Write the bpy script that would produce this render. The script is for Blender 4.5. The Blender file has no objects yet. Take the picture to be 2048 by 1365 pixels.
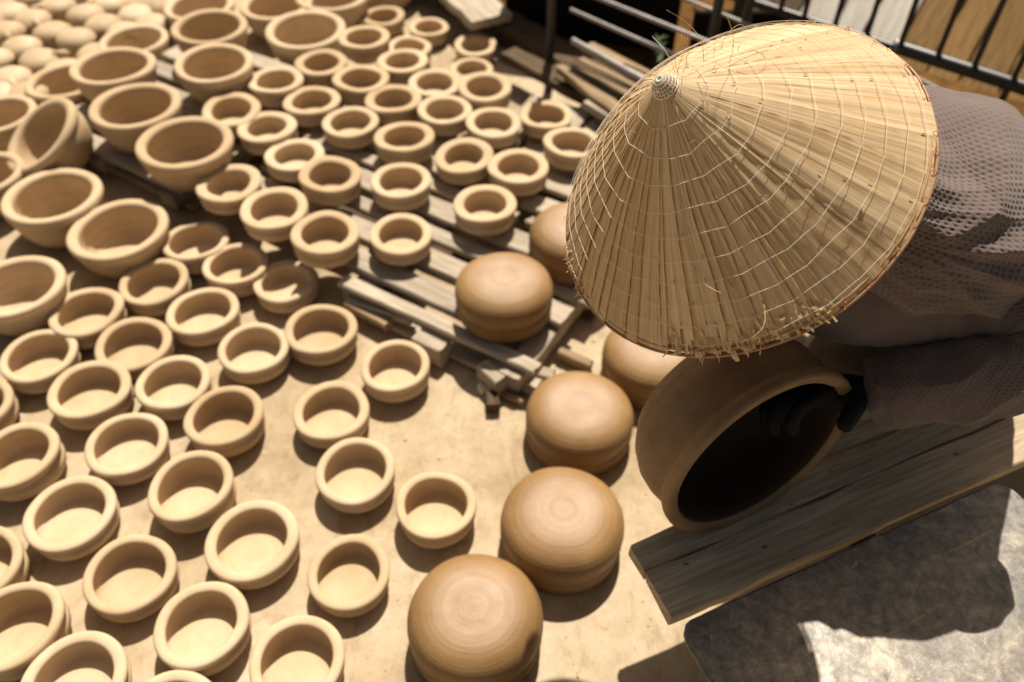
import bpy, bmesh, math, random
import numpy as np
from mathutils import Vector, Matrix, noise as mn

random.seed(7); rng = np.random.default_rng(7)
S = bpy.context.scene
COL = S.collection

# ------------------------------------------------------------------ camera
PITCH, ROLL, FPX = math.radians(46.6), math.radians(0.57), 1645.0
CAM = Vector((0, 0, 1.354))
Fv = Vector((0, math.cos(PITCH), -math.sin(PITCH)))
R0 = Vector((1, 0, 0)); U0 = R0.cross(Fv)
Rv = R0*math.cos(ROLL) + U0*math.sin(ROLL)
Uv = -R0*math.sin(ROLL) + U0*math.cos(ROLL)
cd = bpy.data.cameras.new('camera'); cam = bpy.data.objects.new('camera', cd); COL.objects.link(cam)
cam.matrix_world = Matrix(((Rv.x, Uv.x, -Fv.x, CAM.x), (Rv.y, Uv.y, -Fv.y, CAM.y), (Rv.z, Uv.z, -Fv.z, CAM.z), (0, 0, 0, 1)))
cd.sensor_width = 36; cd.lens = FPX/2048*36; cd.clip_start = .02; cd.clip_end = 200
cd.dof.use_dof = True; cd.dof.focus_distance = 0.90; cd.dof.aperture_fstop = 3.4; cd.dof.aperture_blades = 0
S.camera = cam

# ------------------------------------------------------------------ light
SUN = Vector((0.085, 0.59, 1.0)).normalized()
w = bpy.data.worlds.new('World'); S.world = w; w.use_nodes = True
nt = w.node_tree; sky = nt.nodes.new('ShaderNodeTexSky'); sky.sky_type = 'NISHITA'; sky.sun_disc = False
sky.sun_elevation = math.asin(SUN.z); sky.sun_rotation = math.atan2(SUN.x, SUN.y); sky.dust_density = 3.5; sky.air_density = 1.0
wb = nt.nodes.new('ShaderNodeVectorMath'); wb.operation = 'MULTIPLY'; wb.inputs[1].default_value = (1.0, .84, .62)   # the photograph's warm white balance
nt.links.new(sky.outputs[0], wb.inputs[0]); nt.links.new(wb.outputs[0], nt.nodes['Background'].inputs[0]); nt.nodes['Background'].inputs[1].default_value = 0.05
sl = bpy.data.lights.new('sun', 'SUN'); so = bpy.data.objects.new('sun', sl); COL.objects.link(so)
sl.energy = 5.0; sl.angle = math.radians(0.55); sl.color = (1.0, .915, .775)
so.rotation_euler = (-SUN).to_track_quat('-Z', 'Y').to_euler()
S.view_settings.view_transform = 'Standard'; S.view_settings.look = 'None'; S.view_settings.gamma = 1
S.view_settings.exposure = 0.54; S.view_settings.use_curve_mapping = False
S.render.engine = 'CYCLES'

# ------------------------------------------------------------------ helpers
def at(px, py, z=0.0):                 # a direction read off the photograph, met with the level z
    d = Rv*((px-1024)/FPX) - Uv*((py-682.5)/FPX) + Fv
    return CAM + d*((z-CAM.z)/d.z)
def depth(p): return (p-CAM).dot(Fv)
def mesh_obj(name, V, F, mat=None, parent=None, smooth=True, uv=None, loc=None):
    me = bpy.data.meshes.new(name); me.from_pydata([tuple(v) for v in V], [], [tuple(f) for f in F]); me.update()
    if smooth: me.polygons.foreach_set('use_smooth', [True]*len(me.polygons))
    if mat: me.materials.append(mat)
    if uv is not None:
        l = me.uv_layers.new(name='UVMap'); idx = np.zeros(len(me.loops), int); me.loops.foreach_get('vertex_index', idx)
        l.data.foreach_set('uv', np.asarray(uv, dtype=np.float32)[idx].ravel())
    o = bpy.data.objects.new(name, me); COL.objects.link(o)
    if parent: o.parent = parent
    if loc is not None: o.location = loc
    return o
def tag(o, label=None, cat=None, group=None, kind=None):
    if label: o['label'] = label
    if cat: o['category'] = cat
    if group: o['group'] = group
    if kind: o['kind'] = kind
    return o
def empty(name, loc, label, cat, group=None, rz=0):
    o = bpy.data.objects.new(name, None); COL.objects.link(o); o.location = loc; o.rotation_euler.z = rz
    o.empty_display_size = .05
    return tag(o, label, cat, group)
def grid_faces(nu, nv, wrap_u=False, off=0):
    F = []
    for j in range(nv-1):
        for i in range(nu if wrap_u else nu-1):
            a = off+j*nu+i; b = off+j*nu+(i+1) % nu; F.append((a, b, b+nu, a+nu))
    return F
def lathe(profile, n=64, wob=0.0, seed=0):
    V = []; k = len(profile); rm = max(p[0] for p in profile)
    for j, (r, z) in enumerate(profile):
        for i in range(n):
            a = 2*math.pi*i/n
            q = 1+wob*mn.noise(Vector((math.cos(a)*.8+seed*7, math.sin(a)*.8, z*6)))
            dz = wob*.12*mn.noise(Vector((math.cos(a)*.7, math.sin(a)*.7+seed*5, 3.1)))*(z > .02)*(r/rm)
            V.append((r*q*math.cos(a), r*q*math.sin(a), z+dz))
    F = [(a, b, c, d) for (a, b, c, d) in grid_faces(n, k, True)]
    V.append((0, 0, profile[0][1])); V.append((0, 0, profile[-1][1])); c0, c1 = len(V)-2, len(V)-1
    for i in range(n):
        F.append((c0, (i+1) % n, i)); F.append((c1, (k-1)*n+i, (k-1)*n+(i+1) % n))
    return V, F
def spline_pts(P, n):                  # Catmull-Rom through control rows
    P = np.array(P, float); m = len(P); Q = np.vstack([2*P[0]-P[1], P, 2*P[-1]-P[-2]]); out = []
    for k in range(n):
        t = k/(n-1)*(m-1); i = min(int(t), m-2); u = t-i; a, b, c, d = Q[i:i+4]
        out.append(.5*((2*b)+(-a+c)*u+(2*a-5*b+4*c-d)*u*u+(-a+3*b-3*c+d)*u**3))
    return np.array(out)
def tube(P, r, n=6, closed=False, taper=None):
    P = np.array(P, float); m = len(P); V = []
    for k in range(m):
        if closed: t = P[(k+1) % m]-P[k-1]
        else: t = P[min(k+1, m-1)]-P[max(k-1, 0)]
        t = t/(np.linalg.norm(t)+1e-12)
        a = np.cross(t, (0, 0, 1.0)) if abs(t[2]) < .9 else np.cross(t, (1.0, 0, 0)); a /= np.linalg.norm(a); b = np.cross(t, a)
        rr = r*(taper[k] if taper is not None else 1)
        for i in range(n):
            q = 2*math.pi*i/n; V.append(P[k]+rr*(math.cos(q)*a+math.sin(q)*b))
    F = grid_faces(n, m, True)
    if closed:
        for i in range(n): F.append(((m-1)*n+i, (m-1)*n+(i+1) % n, (i+1) % n, i))
    else: F += [tuple(range(n))[::-1], tuple((m-1)*n+i for i in range(n))]
    return V, F
def merge(parts):
    V = []; F = []
    for v, f in parts:
        o = len(V); V += [tuple(x) for x in v]; F += [tuple(i+o for i in g) for g in f]
    return V, F
def board(L, W, T, seed=0, rough=.0025, nl=None, uvs=None, round_=.003):
    """a sawn board: length x, width y, top at z=0; worn edges and ends"""
    nl = nl or max(6, int(L/.03)); ring = []
    c = round_
    prof = [(-W/2+c, 0), (-W/4, 0), (0, 0), (W/4, 0), (W/2-c, 0), (W/2, -c), (W/2, -T+c), (W/2-c, -T), (-W/2+c, -T), (-W/2, -T+c), (-W/2, -c)]
    V = []; uv = []; k = len(prof)
    for j in range(nl+1):
        x = -L/2+L*j/nl
        for (y, z) in prof:
            n1 = mn.noise(Vector((x*9, y*14+seed*3.3, z*20+seed)))*rough
            n2 = mn.noise(Vector((x*40, y*30+seed, seed*2.2)))*rough*.5
            ex = 0
            if j in (0, nl): ex = mn.noise(Vector((y*60, z*30, seed+j)))*rough*2.5
            V.append((x+ex, y+(n1+n2)*(1.2 if abs(y) > W/2-2*c else 0), z+n1*.4)); uv.append((x+seed*1.7, y+z+seed*.61))
    F = [f[::-1] for f in grid_faces(k, nl+1, True)]
    F += [tuple(range(k)), tuple(nl*k+i for i in range(k))[::-1]]
    return V, F, uv
def put_board(name, p, ang, L, W, T, mat, parent=None, seed=0, rough=.0025, tilt=0, round_=.003, roll=0):
    V, F, uv = board(L, W, T, seed, rough, round_=round_)
    o = mesh_obj(name, V, F, mat, parent, True, uv); o.location = p; o.rotation_euler = (roll, tilt, ang); edge(o)
    return o
def edge(o, a=40):
    m = o.modifiers.new('split', 'EDGE_SPLIT'); m.split_angle = math.radians(a)

# ------------------------------------------------------------------ materials
class M:
    def __init__(s, name, rough=.8, spec=.3):
        s.m = bpy.data.materials.new(name); s.m.use_nodes = True; s.t = s.m.node_tree
        s.b = s.t.nodes['Principled BSDF']; s.b.inputs['Roughness'].default_value = rough; s.b.inputs['Specular IOR Level'].default_value = spec
        s.tc = s.t.nodes.new('ShaderNodeTexCoord')
    def n(s, typ, **kw):
        x = s.t.nodes.new(typ)
        for k, v in kw.items():
            if k in x.inputs.keys(): x.inputs[k].default_value = v
            else: setattr(x, k, v)
        return x
    def L(s, a, b): s.t.links.new(a, b)
    def coord(s, sc=(1, 1, 1), kind='Object'):
        mp = s.n('ShaderNodeMapping'); mp.inputs['Scale'].default_value = sc; s.L(s.tc.outputs[kind], mp.inputs[0])
        if kind == 'Object':
            oi = s.n('ShaderNodeObjectInfo'); mul = s.n('ShaderNodeVectorMath', operation='SCALE'); mul.inputs[0].default_value = (13, 7, 5)
            s.L(oi.outputs['Random'], mul.inputs['Scale']); s.L(mul.outputs[0], mp.inputs['Location'])
        return mp.outputs[0]
    def noise(s, vec, scale, detail=5, rough=.6, dist=0):
        x = s.n('ShaderNodeTexNoise'); x.inputs['Scale'].default_value = scale; x.inputs['Detail'].default_value = detail
        x.inputs['Roughness'].default_value = rough; x.inputs['Distortion'].default_value = dist; s.L(vec, x.inputs['Vector']); return x.outputs['Fac']
    def ramp(s, fac, stops):
        x = s.n('ShaderNodeValToRGB'); s.L(fac, x.inputs[0]); e = x.color_ramp.elements
        e[0].position, e[0].color = stops[0][0], (*stops[0][1], 1); e[1].position, e[1].color = stops[1][0], (*stops[1][1], 1)
        for p, c in stops[2:]:
            q = e.new(p); q.color = (*c, 1)
        return x.outputs[0]
    def mix(s, fac, a, b, mode='MIX'):
        x = s.n('ShaderNodeMix', data_type='RGBA', blend_type=mode)
        if hasattr(fac, 'node'): s.L(fac, x.inputs[0])
        else: x.inputs[0].default_value = fac
        for v, i in ((a, 6), (b, 7)):
            if hasattr(v, 'node'): s.L(v, x.inputs[i])
            else: x.inputs[i].default_value = (*v, 1)
        return x.outputs[2]
    def col(s, c):
        if hasattr(c, 'node'): s.L(c, s.b.inputs['Base Color'])
        else: s.b.inputs['Base Color'].default_value = (*c, 1)
    def bump(s, h, strength=.3, dist=.002):
        x = s.n('ShaderNodeBump'); x.inputs['Strength'].default_value = strength; x.inputs['Distance'].default_value = dist
        s.L(h, x.inputs['Height']); s.L(x.outputs[0], s.b.inputs['Normal'])

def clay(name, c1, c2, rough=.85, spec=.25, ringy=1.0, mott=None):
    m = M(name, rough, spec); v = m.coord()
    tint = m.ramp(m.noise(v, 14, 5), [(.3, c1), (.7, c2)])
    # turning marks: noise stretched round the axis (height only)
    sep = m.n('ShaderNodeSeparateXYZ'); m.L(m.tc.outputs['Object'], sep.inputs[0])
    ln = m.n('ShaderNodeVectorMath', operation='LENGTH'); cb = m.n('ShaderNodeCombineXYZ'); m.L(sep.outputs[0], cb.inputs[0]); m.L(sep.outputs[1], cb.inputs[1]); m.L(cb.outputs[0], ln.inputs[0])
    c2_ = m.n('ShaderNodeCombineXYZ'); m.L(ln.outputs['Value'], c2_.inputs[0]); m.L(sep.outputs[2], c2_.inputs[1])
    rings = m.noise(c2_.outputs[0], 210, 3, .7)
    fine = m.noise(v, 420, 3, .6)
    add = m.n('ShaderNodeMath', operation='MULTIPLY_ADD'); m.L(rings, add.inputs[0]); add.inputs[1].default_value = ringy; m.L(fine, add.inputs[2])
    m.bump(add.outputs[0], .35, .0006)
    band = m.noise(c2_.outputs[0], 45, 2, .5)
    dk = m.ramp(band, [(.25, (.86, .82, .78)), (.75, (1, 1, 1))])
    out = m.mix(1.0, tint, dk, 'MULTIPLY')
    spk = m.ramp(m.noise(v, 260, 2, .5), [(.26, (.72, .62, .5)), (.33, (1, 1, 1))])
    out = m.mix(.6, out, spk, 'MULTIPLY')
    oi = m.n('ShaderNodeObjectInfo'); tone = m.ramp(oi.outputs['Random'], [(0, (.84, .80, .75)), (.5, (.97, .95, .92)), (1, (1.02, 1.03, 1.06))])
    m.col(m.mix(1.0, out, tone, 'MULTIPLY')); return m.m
CLAY = clay('dry_clay', (.54, .405, .255), (.64, .51, .355))
POTIN = clay('shade_dark_clay', (.035, .020, .010), (.06, .036, .018), .7, .3)  # shade inside the big pot's mouth, put into the clay colour
CLAY2 = clay('pale_clay', (.52, .40, .26), (.63, .51, .36), rough=.6)

def clay_wet(cols=None, name='leather_hard_clay'):
    m = M(name, .5, .42); v = m.coord()
    sep = m.n('ShaderNodeSeparateXYZ'); m.L(m.tc.outputs['Object'], sep.inputs[0])
    ln = m.n('ShaderNodeVectorMath', operation='LENGTH'); cb = m.n('ShaderNodeCombineXYZ'); m.L(sep.outputs[0], cb.inputs[0]); m.L(sep.outputs[1], cb.inputs[1]); m.L(cb.outputs[0], ln.inputs[0])
    c2_ = m.n('ShaderNodeCombineXYZ'); m.L(ln.outputs['Value'], c2_.inputs[0]); m.L(sep.outputs[2], c2_.inputs[1])
    base = m.ramp(m.noise(v, 9, 5, .6), cols or [(.3, (.225, .128, .046)), (.72, (.335, .20, .085))])
    # greyer, paler crown of the dome: the top highlight painted into the colour
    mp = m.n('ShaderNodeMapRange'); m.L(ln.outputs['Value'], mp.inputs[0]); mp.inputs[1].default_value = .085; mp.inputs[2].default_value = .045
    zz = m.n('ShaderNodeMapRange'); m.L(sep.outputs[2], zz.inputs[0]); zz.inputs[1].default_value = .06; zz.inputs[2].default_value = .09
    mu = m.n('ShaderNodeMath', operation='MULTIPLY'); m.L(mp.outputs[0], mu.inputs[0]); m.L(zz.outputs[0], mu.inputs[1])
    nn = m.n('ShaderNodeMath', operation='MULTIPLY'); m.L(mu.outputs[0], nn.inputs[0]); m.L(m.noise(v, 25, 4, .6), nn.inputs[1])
    dry = m.mix(nn.outputs[0], base, (.47, .35, .26))  # base colour with the painted highlight over the crown
    band = m.noise(c2_.outputs[0], 60, 3, .6)
    dk = m.ramp(band, [(.3, (.74, .68, .62)), (.65, (1, 1, 1))])
    m.col(m.mix(.65, dry, dk, 'MULTIPLY'))
    rings = m.noise(c2_.outputs[0], 170, 3, .7); fine = m.noise(v, 320, 3, .6)
    add = m.n('ShaderNodeMath', operation='MULTIPLY_ADD'); m.L(rings, add.inputs[0]); add.inputs[1].default_value = 1.2; m.L(fine, add.inputs[2])
    m.bump(add.outputs[0], .6, .0011)
    rr = m.n('ShaderNodeMapRange'); m.L(m.noise(v, 18, 4, .6), rr.inputs[0]); rr.inputs[3].default_value = .46; rr.inputs[4].default_value = .68
    m.L(rr.outputs[0], m.b.inputs['Roughness'])
    return m.m
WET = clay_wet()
POTC = clay_wet([(.3, (.15, .09, .04)), (.72, (.33, .215, .11))], 'dull_brown_clay')

def concrete():
    m = M('concrete', .85, .3); v = m.coord()
    a = m.ramp(m.noise(v, 3.2, 7, .62, .4), [(.30, (.33, .245, .155)), (.47, (.43, .335, .22)), (.72, (.55, .45, .325))])
    b = m.ramp(m.noise(v, 26, 6, .7), [(.3, (.80, .78, .75)), (.6, (1, 1, 1))])
    c = m.ramp(m.noise(v, 9, 6, .62, 1.2), [(.60, (0, 0, 0)), (.74, (1, 1, 1))])
    o = m.mix(1, a, b, 'MULTIPLY')
    cm = m.n('ShaderNodeMath', operation='MULTIPLY'); m.L(c, cm.inputs[0]); cm.inputs[1].default_value = .5
    o = m.mix(cm.outputs[0], o, (.58, .49, .37))
    d = m.ramp(m.noise(v, 300, 3, .6), [(.3, (.8, .8, .8)), (.5, (1, 1, 1))])
    sm = m.ramp(m.noise(m.coord((2.2, .8, 1)), 11, 7, .7, 1.8), [(.36, (.80, .76, .70)), (.46, (1, 1, 1)), (.64, (1, 1, 1)), (.74, (1.12, 1.12, 1.13))]); o = m.mix(.9, o, sm, 'MULTIPLY')
    m.col(m.mix(.7, o, d, 'MULTIPLY')); m.bump(m.noise(v, 120, 6, .7), .35, .0015); return m.m
CONC = concrete()
def soil():
    m = M('soil', .95, .1); v = m.coord()
    a = m.ramp(m.noise(v, 5, 7, .65, .6), [(.32, (.035, .018, .006)), (.5, (.14, .068, .018)), (.7, (.25, .135, .045))])
    b = m.ramp(m.noise(v, 60, 5, .7), [(.3, (.6, .6, .6)), (.65, (1, 1, 1))])
    m.col(m.mix(1, a, b, 'MULTIPLY')); m.bump(m.noise(v, 50, 7, .7), .8, .01); return m.m
SOIL = soil()
def wood(name, c1, c2, crack=.8, rough=.85, spec=.25):
    m = M(name, rough, spec)
    v = m.coord((6, 90, 1), 'UV'); v2 = m.coord((1.6, 9, 1), 'UV')
    g = m.noise(v, 1.2, 6, .65, .8); a = m.ramp(g, [(.3, c1), (.68, c2)])
    bl = m.ramp(m.noise(v2, 4, 5, .6), [(.3, (.66, .64, .62)), (.65, (1.0, 1.0, 1.0))])
    o = m.mix(crack, a, bl, 'MULTIPLY')
    v3 = m.coord((3, 60, 1), 'UV'); ck = m.ramp(m.noise(v3, 1.6, 3, .5, .5), [(.24, (.25, .22, .2)), (.30, (1, 1, 1))])
    o = m.mix(.7, o, ck, 'MULTIPLY')
    oi = m.n('ShaderNodeObjectInfo'); tone = m.ramp(oi.outputs['Random'], [(0, (.78, .78, .78)), (1, (1, 1, 1))])
    vg = m.coord((5, 260, 1), 'UV'); fg = m.noise(vg, 1.5, 4, .6, .4); o = m.mix(.75, o, m.ramp(fg, [(.32, (.62, .58, .54)), (.58, (1.04, 1.03, 1.02))]), 'MULTIPLY')
    vk = m.coord((9, 16, 1), 'UV'); vo = m.n('ShaderNodeTexVoronoi'); m.L(vk, vo.inputs['Vector']); vo.inputs['Scale'].default_value = 1.3
    o = m.mix(.8, o, m.ramp(vo.outputs['Distance'], [(.035, (.22, .18, .14)), (.07, (1, 1, 1))]), 'MULTIPLY')
    ad = m.n('ShaderNodeMath', operation='ADD'); m.L(g, ad.inputs[0]); m.L(fg, ad.inputs[1])
    m.col(m.mix(1, o, tone, 'MULTIPLY')); m.bump(ad.outputs[0], .6, .0012); return m.m
WGREY = wood('weathered_wood', (.34, .285, .22), (.60, .52, .42), crack=.75)
WBENCH = wood('bench_wood', (.34, .265, .175), (.66, .54, .39))
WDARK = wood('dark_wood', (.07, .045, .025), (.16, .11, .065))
WTAN = wood('tan_wood', (.30, .21, .12), (.46, .34, .21))
def metal(name, c, rough, spec=.5, met=0.0, sc=60):
    m = M(name, rough, spec); m.b.inputs['Metallic'].default_value = met; v = m.coord()
    m.col(m.ramp(m.noise(v, sc, 5, .6), [(.3, tuple(x*.6 for x in c)), (.7, c)])); m.bump(m.noise(v, 90, 4, .6), .2, .0006); return m.m
BLACK = metal('black_paint', (.016, .016, .018), .4)
GREYM = metal('grey_metal', (.33, .31, .30), .45, met=.4)
DARKP = metal('shade_black', (.02, .016, .012), .95, .05)  # near-black for the added boards that stand in for deep shade
def slab_mat():
    m = M('worn_slate_board', .42, .6); m.b.inputs['Metallic'].default_value = .75; v = m.coord()
    a = m.ramp(m.noise(v, 55, 8, .75, .3), [(.30, (.10, .097, .092)), (.52, (.22, .21, .195)), (.70, (.38, .345, .29))])
    b = m.ramp(m.noise(v, 7, 6, .65, .8), [(.35, (.62, .64, .68)), (.65, (1.1, 1.03, .95))])
    o = m.mix(1, a, b, 'MULTIPLY')
    # scratches and clay smears, each with a shape of its own
    mp = m.n('ShaderNodeMapping'); m.L(m.tc.outputs['Object'], mp.inputs[0]); mp.inputs['Rotation'].default_value = (0, 0, 1.9); mp.inputs['Scale'].default_value = (3, 28, 1)
    sc = m.ramp(m.noise(mp.outputs[0], 1.6, 3, .55, 1.0), [(.635, (0, 0, 0)), (.66, (1, 1, 1))])
    mk = m.ramp(m.noise(v, 6, 3, .5, .2), [(.45, (0, 0, 0)), (.58, (1, 1, 1))])
    mm = m.n('ShaderNodeMath', operation='MULTIPLY'); m.L(sc, mm.inputs[0]); m.L(mk, mm.inputs[1])
    o = m.mix(mm.outputs[0], o, (.34, .25, .14))
    sm = m.ramp(m.noise(v, 15, 7, .68, 1.6), [(.64, (0, 0, 0)), (.70, (1, 1, 1))])
    o = m.mix(sm, o, (.42, .32, .17))
    m.col(o)
    rr = m.n('ShaderNodeMapRange'); m.L(m.noise(v, 70, 6, .7), rr.inputs[0]); rr.inputs[1].default_value = .3; rr.inputs[2].default_value = .7; rr.inputs[3].default_value = .42; rr.inputs[4].default_value = .60
    m.L(rr.outputs[0], m.b.inputs['Roughness'])
    m.bump(m.noise(v, 130, 6, .7), .35, .0008); return m.m
SLAB = slab_mat()
def straw(name, dark, mid, light, trans=.0):
    m = M(name, .55, .35)
    v = m.coord((26, 1.6, 1), 'UV'); g = m.noise(v, 3.0, 6, .62, .35)
    a = m.ramp(g, [(.28, dark), (.48, mid), (.72, light)])
    vf = m.coord((200, 2.5, 1), 'UV'); f = m.noise(vf, 3, 4, .6)
    b = m.ramp(f, [(.3, (.86, .82, .76)), (.6, (1, 1, 1))])
    o = m.mix(.8, a, b, 'MULTIPLY')
    v2 = m.coord((10, 6, 1), 'UV'); st = m.ramp(m.noise(v2, 1.5, 5, .65, .5), [(.25, (.72, .62, .5)), (.5, (1, 1, 1))])
    o = m.mix(.8, o, st, 'MULTIPLY')
    vs = m.coord((60, 14, 1), 'UV'); sp = m.ramp(m.noise(vs, 2, 2, .5), [(.20, (.35, .22, .12)), (.25, (1, 1, 1))])
    o = m.mix(.7, o, sp, 'MULTIPLY')
    oi = m.n('ShaderNodeObjectInfo'); tone = m.ramp(oi.outputs['Random'], [(0, (.80, .76, .70)), (1, (1, 1, 1))])
    m.col(m.mix(1, o, tone, 'MULTIPLY')); m.bump(g, .5, .0012); return m.m
LEAF = straw('dried_palm_leaf', (.56, .39, .20), (.75, .57, .35), (.87, .73, .52))
def translucent(m, c, f):
    t = m.node_tree; tr = t.nodes.new('ShaderNodeBsdfTranslucent'); tr.inputs[0].default_value = (*c, 1); mx = t.nodes.new('ShaderNodeMixShader'); mx.inputs[0].default_value = f
    t.links.new(t.nodes['Principled BSDF'].outputs[0], mx.inputs[1]); t.links.new(tr.outputs[0], mx.inputs[2]); t.links.new(mx.outputs[0], t.nodes['Material Output'].inputs[0]); return m
FRAY = straw('frayed_leaf', (.70, .55, .32), (.82, .70, .46), (.86, .76, .56))
translucent(FRAY, (.80, .62, .36), .45); translucent(LEAF, (.72, .48, .20), .18)
def plain(name, c, rough=.7, spec=.3, sc=80, k=.75):
    m = M(name, rough, spec); v = m.coord(); m.col(m.ramp(m.noise(v, sc, 4), [(.3, tuple(x*k for x in c)), (.7, c)])); return m.m
THREAD = plain('thread', (.80, .73, .60), .5); BAMBOO = plain('bamboo', (.42, .23, .12), .45, sc=120)
BAMBOO2 = plain('bamboo_inner', (.46, .27, .13), .5, sc=120); ORANGE = plain('orange_thread', (.52, .22, .10), .5)
CAPM = plain('cap_plastic', (.72, .64, .54), .45); SKIN = plain('skin', (.36, .17, .09), .55, sc=30); HAIR = plain('hair', (.012, .01, .009), .4)
GLOVE = plain('black_glove', (.008, .008, .009), .75, .2); CUFF = plain('grey_cuff', (.22, .23, .205), .8); TROUS = plain('brown_trousers', (.045, .032, .022), .9)
LEAFG = plain('green_leaf', (.05, .10, .03), .6); WHITEC = plain('pale_clay_lump', (.75, .66, .52), .9); EYE = plain('eye', (.7, .68, .65), .3)
def fabric():
    m = M('waffle_knit', .92, .15); v = m.coord((1, 1, 1), 'UV')
    m.b.inputs['Sheen Weight'].default_value = .25; m.b.inputs['Sheen Roughness'].default_value = .5
    m.col(m.ramp(m.noise(v, 14, 5), [(.3, (.122, .092, .085)), (.7, (.165, .127, .118))]))
    m.bump(m.noise(v, 900, 3, .6), .5, .0006); return m.m
FAB = fabric()

# ------------------------------------------------------------------ setting
def sheet(name, pts, z, mat, nx=1):
    V = [(x, y, z) for x, y in pts]; return tag(mesh_obj(name, V, [tuple(range(len(V)))], mat, smooth=False), kind='structure')
sheet('ground', [(-60, -60), (60, -60), (60, 60), (-60, 60)], 0, CONC)
bd = Vector((.609, -.793, 0)); bp = Vector((.793, .609, 0))     # along / across the timber kerb
a0 = Vector((-.318, 3.025, 0))
P1 = a0 - bd*6 + bp*.02; P2 = a0 + bd*3.2 + bp*.02
sheet('dirt_yard', [(P1.x, P1.y), (P2.x, P2.y), (P2.x+8, P2.y+1.5), (P1.x+14, P1.y+8)], .004, SOIL)
q = [at(1505, -60), at(1812, -10), at(1793, 92), at(1570, 62)]
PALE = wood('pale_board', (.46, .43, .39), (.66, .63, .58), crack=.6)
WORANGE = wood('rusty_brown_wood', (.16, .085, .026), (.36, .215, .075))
def leaning(na, nb):
    A = at(*na, 0); B_ = at(*nb, 0); d = (B_-A); L = d.length; d.normalize(); up = Vector((-d.y, d.x, 0)); up = (up*.86+Vector((0, 0, .50))).normalized(); x = 0; k = 0
    root = empty('plank_wall', A, 'leaning wall of brown and pale boards behind the black fence, top right', 'board wall')
    nrm = d.cross(up)
    while x < L:
        W_ = random.uniform(.10, .15); V, F, uv = board(1.5, W_-.008, .02, 700+k, .003); c = d*(x+W_/2)+up*.75
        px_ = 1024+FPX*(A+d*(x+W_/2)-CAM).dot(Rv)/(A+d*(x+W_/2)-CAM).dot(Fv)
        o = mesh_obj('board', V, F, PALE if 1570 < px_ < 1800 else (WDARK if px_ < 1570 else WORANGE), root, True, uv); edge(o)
        o.matrix_local = Matrix(((up.x, -d.x, nrm.x, c.x), (up.y, -d.y, nrm.y, c.y), (up.z, -d.z, nrm.z, c.z), (0, 0, 0, 1)))
        if nrm.z < 0: o.matrix_local = Matrix(((up.x, d.x, -nrm.x, c.x), (up.y, d.y, -nrm.y, c.y), (up.z, d.z, -nrm.z, c.z), (0, 0, 0, 1)))
        x += W_; k += 1
leaning((1455, 35), (2230, 262))

ANG = math.atan2(bd.y, bd.x)
def along(name, pa, pb, W, T, mat, seed, label=None, cat=None, parent=None, ext=(0, 0), **kw):
    pa = Vector(pa); pb = Vector(pb); d = (pb-pa).normalized(); pa = pa-d*ext[0]; pb = pb+d*ext[1]; d = pb-pa
    o = put_board(name, (pa+pb)/2, math.atan2(d.y, d.x), d.length, W, T, mat, parent, seed, **kw)
    if label: tag(o, label, cat)
    return o
along('timber_kerb', a0+bp*.055+Vector((0, 0, .075)), Vector((.307, 2.211, .075))+bp*.055, .10, .074, WDARK, 11, 'long dark squared timber lying as a kerb beside the concrete', 'timber', ext=(1.5, .6), rough=.006)
along('pale_plank', at(900, -40, .115), at(985, 35, .115), .15, .03, WGREY, 12, 'pale sunlit plank end on top of the dark timber kerb', 'plank', ext=(.5, 0), rough=.006)
along('dark_plank', at(1010, 110, .105)+bp*.03, at(1260, 240, .105)+bp*.03, .07, .03, WDARK, 13, 'dark weathered plank lying along the top of the timber kerb', 'plank', ext=(.02, .35), rough=.006)
along('light_batten', at(1175, 200, .135), at(1250, 243, .135), .035, .02, WGREY, 14, 'short light batten with sunlit patches on top of the dark plank', 'batten', ext=(.0, .3), rough=.006)
along('broken_plank', at(1120, 130, .15), at(1235, 215, .15), .045, .02, WTAN, 17, 'thin splintered brown plank between the dark kerb and the tan plank', 'plank', ext=(.0, .1), rough=.008)
along('tan_plank', at(1153, 120, .16), at(1290, 193, .16), .065, .03, WTAN, 15, 'tan plank lying just below the thick grey pipe', 'plank', ext=(0, .3), rough=.004)
along('upper_plank', at(1175, 88, .16), at(1310, 158, .16), .05, .02, WTAN, 16, 'narrow tan plank behind the thick grey pipe', 'plank', ext=(0, .3), rough=.004)

def bar(name, pa, pb, r, mat, parent, n=10):
    V, F = tube([pa, pb], r, n); o = mesh_obj(name, V, F, mat, parent); edge(o); return o
# low black steel frame with grey rods
fr = empty('metal_rack', at(1120, 190, 0), 'low black metal frame with thin grey rods, top centre behind the planks', 'metal rack')
inv = Matrix.Translation(-fr.location)
def fb(name, pa, pb, r, mat, root=fr): return bar(name, Vector(pa)-root.location, Vector(pb)-root.location, r, mat, root)
def line(pa, pb, z, e=(0, 0)):
    a = at(*pa, z); b = at(*pb, z); d = (b-a).normalized(); return a-d*e[0], b+d*e[1]
fb('pipe', *line((1146, 82), (1290, 162), .22, (0, .4)), .010, GREYM)
fb('rod', *line((1142, 20), (1350, 112), .27, (0, .3)), .006, GREYM)
fb('rod', *line((1205, 0), (1500, 118), .33, (.15, .3)), .006, GREYM)
fb('rod', *line((1350, -10), (1540, 68), .36, (.15, .1)), .005, GREYM)
for px in (1122, 1430, 1492):
    b = {1122: at(1102, 60, .2), 1430: at(1425, 70, .30), 1492: at(1482, 80, .30)}[px]
    fb('post', (b.x, b.y, 0), (b.x, b.y, .75), .014, BLACK)
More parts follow.
